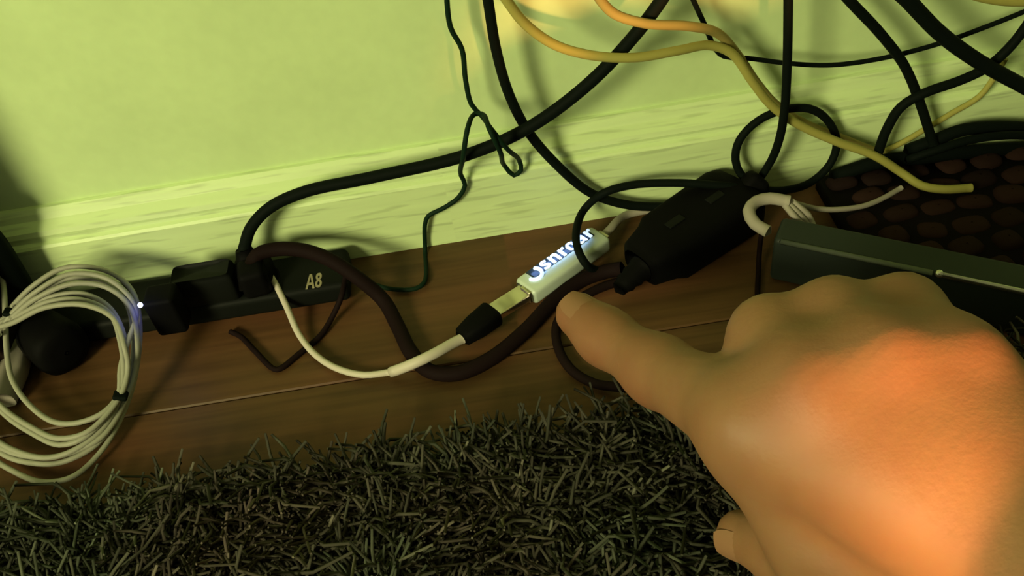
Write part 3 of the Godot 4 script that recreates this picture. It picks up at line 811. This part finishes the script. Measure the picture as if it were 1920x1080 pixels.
func hand():
	# index finger
	bone(V(1084, 590, 318), 7.9, V(1136, 632, 309), 8.7)
	bone(V(1136, 632, 309), 8.7, V(1236, 696, 288), 10.2)
	bone(V(1236, 696, 288), 10.2, V(1410, 790, 243), 13.5)
	# middle, ring and little finger, folded
	bone(V(1520, 730, 234), 13.5, V(1446, 632, 262), 10.8)
	bone(V(1446, 632, 262), 10.8, V(1490, 690, 296), 9.2)
	bone(V(1490, 690, 296), 9.2, V(1560, 760, 292), 8.2)
	bone(V(1652, 690, 230), 13.2, V(1566, 598, 258), 10.6)
	bone(V(1566, 598, 258), 10.6, V(1612, 664, 292), 9.0)
	bone(V(1612, 664, 292), 9.0, V(1680, 736, 286), 8.0)
	bone(V(1786, 690, 228), 12.0, V(1694, 586, 256), 9.6)
	bone(V(1694, 586, 256), 9.6, V(1736, 652, 286), 8.2)
	bone(V(1736, 652, 286), 8.2, V(1800, 716, 280), 7.4)
	# back of the hand
	bone(V(1410, 790, 243), 14.5, V(1860, 1040, 212), 17.0)
	bone(V(1520, 740, 236), 14.5, V(1920, 1010, 208), 17.5)
	bone(V(1652, 700, 232), 14.0, V(1980, 990, 206), 17.5)
	bone(V(1786, 700, 230), 13.0, V(2040, 980, 206), 17.0)
	# palm side fill
	bone(V(1560, 820, 258), 15.0, V(1900, 1060, 230), 18.0)
	# thumb and its web
	bone(V(1860, 1150, 225), 17.0, V(1580, 1075, 248), 13.5)
	bone(V(1580, 1075, 248), 13.5, V(1478, 1030, 266), 10.0)
	bone(V(1478, 1030, 266), 10.0, V(1392, 1004, 280), 8.0)
	bone(V(1436, 856, 246), 13.5, V(1530, 990, 246), 13.5)
	bone(V(1530, 990, 246), 13.0, V(1780, 1120, 228), 16.0)
	# wrist and forearm
	bone(V(1900, 1030, 216), 24.0, V(2080, 1150, 196), 25.0)
	bones.append([Vector3(0.1268, -0.069, -0.196), 0.025, Vector3(0.32, -0.09, -0.06), 0.036])
	var cell := 0.0022
	var lo := Vector3.ONE * 9; var hi := -lo
	for q in bones:
		for e in [0, 2]:
			lo = lo.min(q[e] - Vector3.ONE * (q[e + 1] + 0.006)); hi = hi.max(q[e] + Vector3.ONE * (q[e + 1] + 0.006))
	var n := Vector3i(((hi - lo) / cell).ceil()) + Vector3i.ONE
	var vals := PackedFloat32Array(); vals.resize(n.x * n.y * n.z); vals.fill(1.0)
	# evaluate block by block, with only the bones that come near the block
	var K := 0.0075
	var B := 8
	for bz in range(0, n.z, B):
		for by in range(0, n.y, B):
			for bx in range(0, n.x, B):
				var c := lo + Vector3(bx + B * 0.5, by + B * 0.5, bz + B * 0.5) * cell
				var rad := B * cell * 0.9
				var near := []
				var best := 1.0
				for q in bones:
					var ab: Vector3 = q[2] - q[0]
					var t := clampf((c - q[0]).dot(ab) / ab.length_squared(), 0.0, 1.0)
					var d: float = c.distance_to(q[0] + ab * t) - lerpf(q[1], q[3], t)
					best = min(best, d)
					if d < rad + K * 1.5: near.append(q)
				if best > rad + K or best < -rad - K - 0.004:
					if best < 0:
						for z in range(bz, min(bz + B, n.z)):
							for y in range(by, min(by + B, n.y)):
								for x in range(bx, min(bx + B, n.x)): vals[x + n.x * (y + n.y * z)] = -1.0
					continue
				for z in range(bz, min(bz + B, n.z)):
					for y in range(by, min(by + B, n.y)):
						for x in range(bx, min(bx + B, n.x)):
							vals[x + n.x * (y + n.y * z)] = field(lo + Vector3(x, y, z) * cell, near, K)
	# surface nets
	var index := {}
	var verts := PackedVector3Array()
	var offs := []
	for k in 8: offs.append((k & 1) + n.x * (((k >> 1) & 1) + n.y * ((k >> 2) & 1)))
	var edges := [[0, 1], [2, 3], [4, 5], [6, 7], [0, 2], [1, 3], [4, 6], [5, 7], [0, 4], [1, 5], [2, 6], [3, 7]]
	for z in n.z - 1:
		for y in n.y - 1:
			for x in n.x - 1:
				var i := x + n.x * (y + n.y * z)
				var s := 0
				for k in 8:
					if vals[i + offs[k]] < 0.0: s += 1
				if s == 0 or s == 8: continue
				var sum := Vector3.ZERO; var cnt := 0
				for e in edges:
					var va := vals[i + offs[e[0]]]; var vb := vals[i + offs[e[1]]]
					if (va < 0.0) != (vb < 0.0):
						var t := va / (va - vb)
						var pa := Vector3(e[0] & 1, (e[0] >> 1) & 1, e[0] >> 2); var pb := Vector3(e[1] & 1, (e[1] >> 1) & 1, e[1] >> 2)
						sum += pa.lerp(pb, t); cnt += 1
				index[i] = verts.size()
				verts.append(lo + (Vector3(x, y, z) + sum / cnt) * cell)
	var idx := PackedInt32Array()
	var strides := [1, n.x, n.x * n.y]
	for i in index:
		for ax in 3:
			if i + strides[ax] >= vals.size(): continue
			var va := vals[i]; var vb := vals[i + strides[ax]]
			if (va < 0.0) == (vb < 0.0): continue
			var s1: int = strides[(ax + 1) % 3]; var s2: int = strides[(ax + 2) % 3]
			if not (index.has(i - s1) and index.has(i - s2) and index.has(i - s1 - s2)): continue
			var a: int = index[i]; var b: int = index[i - s1]; var c: int = index[i - s1 - s2]; var d: int = index[i - s2]
			if va < 0.0: idx.append_array([a, c, b, a, d, c])
			else: idx.append_array([a, b, c, a, c, d])
	# normals and skin colour
	var nrm := PackedVector3Array(); nrm.resize(verts.size())
	for k in range(0, idx.size(), 3):
		var fn := (verts[idx[k + 2]] - verts[idx[k]]).cross(verts[idx[k + 1]] - verts[idx[k]])
		for q in 3: nrm[idx[k + q]] += fn
	var blotch := FastNoiseLite.new(); blotch.seed = 4; blotch.frequency = 55.0; blotch.fractal_octaves = 3
	var cols := PackedColorArray()
	var xf := Transform3D(look, eye)
	for k in verts.size():
		var p := verts[k]
		nrm[k] = (look * nrm[k]).normalized()
		var b := blotch.get_noise_3dv(p) * 0.5
		var red := 0.0
		for q in [0, 1, 2, 3, 6, 9]:
			red = max(red, 1.0 - p.distance_to(bones[q][0]) / 0.022)
		cols.append(Color(0.238 * (1.0 + 0.14 * b), 0.122 * (1.0 + 0.26 * b - 0.2 * red), 0.060 * (1.0 + 0.26 * b - 0.15 * red)))
		verts[k] = xf * p
	var arr := []; arr.resize(Mesh.ARRAY_MAX)
	arr[Mesh.ARRAY_VERTEX] = verts; arr[Mesh.ARRAY_NORMAL] = nrm; arr[Mesh.ARRAY_COLOR] = cols; arr[Mesh.ARRAY_INDEX] = idx
	var am := ArrayMesh.new(); am.add_surface_from_arrays(Mesh.PRIMITIVE_TRIANGLES, arr); am.surface_set_material(0, M.skin)
	var o := MeshInstance3D.new(); o.mesh = am; o.name = numbered("person"); add_child(o, true)
	tag(o, "bare right hand, fist with index finger pointing at the glowing stick", "person")
	print("hand vertices ", verts.size())
	# nails of the index finger and the thumb
	nail(bones[0], Vector3(-0.25, 0.55, 0.72), 0.0052, 0.0066, 0.2, o)
	nail([bones[19][2], bones[19][3], bones[19][0], bones[19][1]], Vector3(-0.25, -0.2, 0.9), 0.0052, 0.0068, 0.15, o)
	# dark sleeve over the forearm, outside the frame
	var st := mb()
	var f0 := xf * Vector3(0.243, -0.0816, -0.1144); var f1 := xf * Vector3(0.32, -0.09, -0.06)
	tube(st, PackedVector3Array([f0, f0.lerp(f1, 0.05), f0.lerp(f1, 0.5), f1 + (f1 - f0) * 0.35]), 0.04, 20, PackedFloat32Array([0.036, 0.0375, 0.040, 0.043]))
	obj("sleeve", st, M.sleeve, o)

# a curved nail laid on a finger end: q is the last bone from tip to joint, n the way it faces in camera axes
func nail(q: Array, facing: Vector3, w: float, l: float, back: float, parent: Node3D):
	var ax: Vector3 = (q[2] - q[0]).normalized()
	var n := (facing - ax * facing.dot(ax)).normalized()
	var side := ax.cross(n)
	var r: float = q[1] + 0.0003
	var st := mb()
	var c: Vector3 = q[0] + (q[2] - q[0]) * back
	var grid := []
	for i in 9:
		var row := PackedVector3Array()
		var u := (i / 8.0) * 2.0 - 1.0
		for j in 9:
			var v := (j / 8.0) * 2.0 - 1.0
			var sq := sqrt(max(0.0, 1.0 - pow(absf(u), 3.0) * 0.55))
			var an := v * w / r * sq
			row.append(look * (c + ax * u * l + (n * cos(an) + side * sin(an)) * (r * (1.0 - 0.05 * max(0.0, -u)) + 0.0002)) + eye)
		grid.append(row)
	for i in 8:
		for j in 8: quad(st, grid[i][j], grid[i][j + 1], grid[i + 1][j + 1], grid[i + 1][j])
	tag(obj("fingernail", st, M.nail, parent), "smooth pale nail")
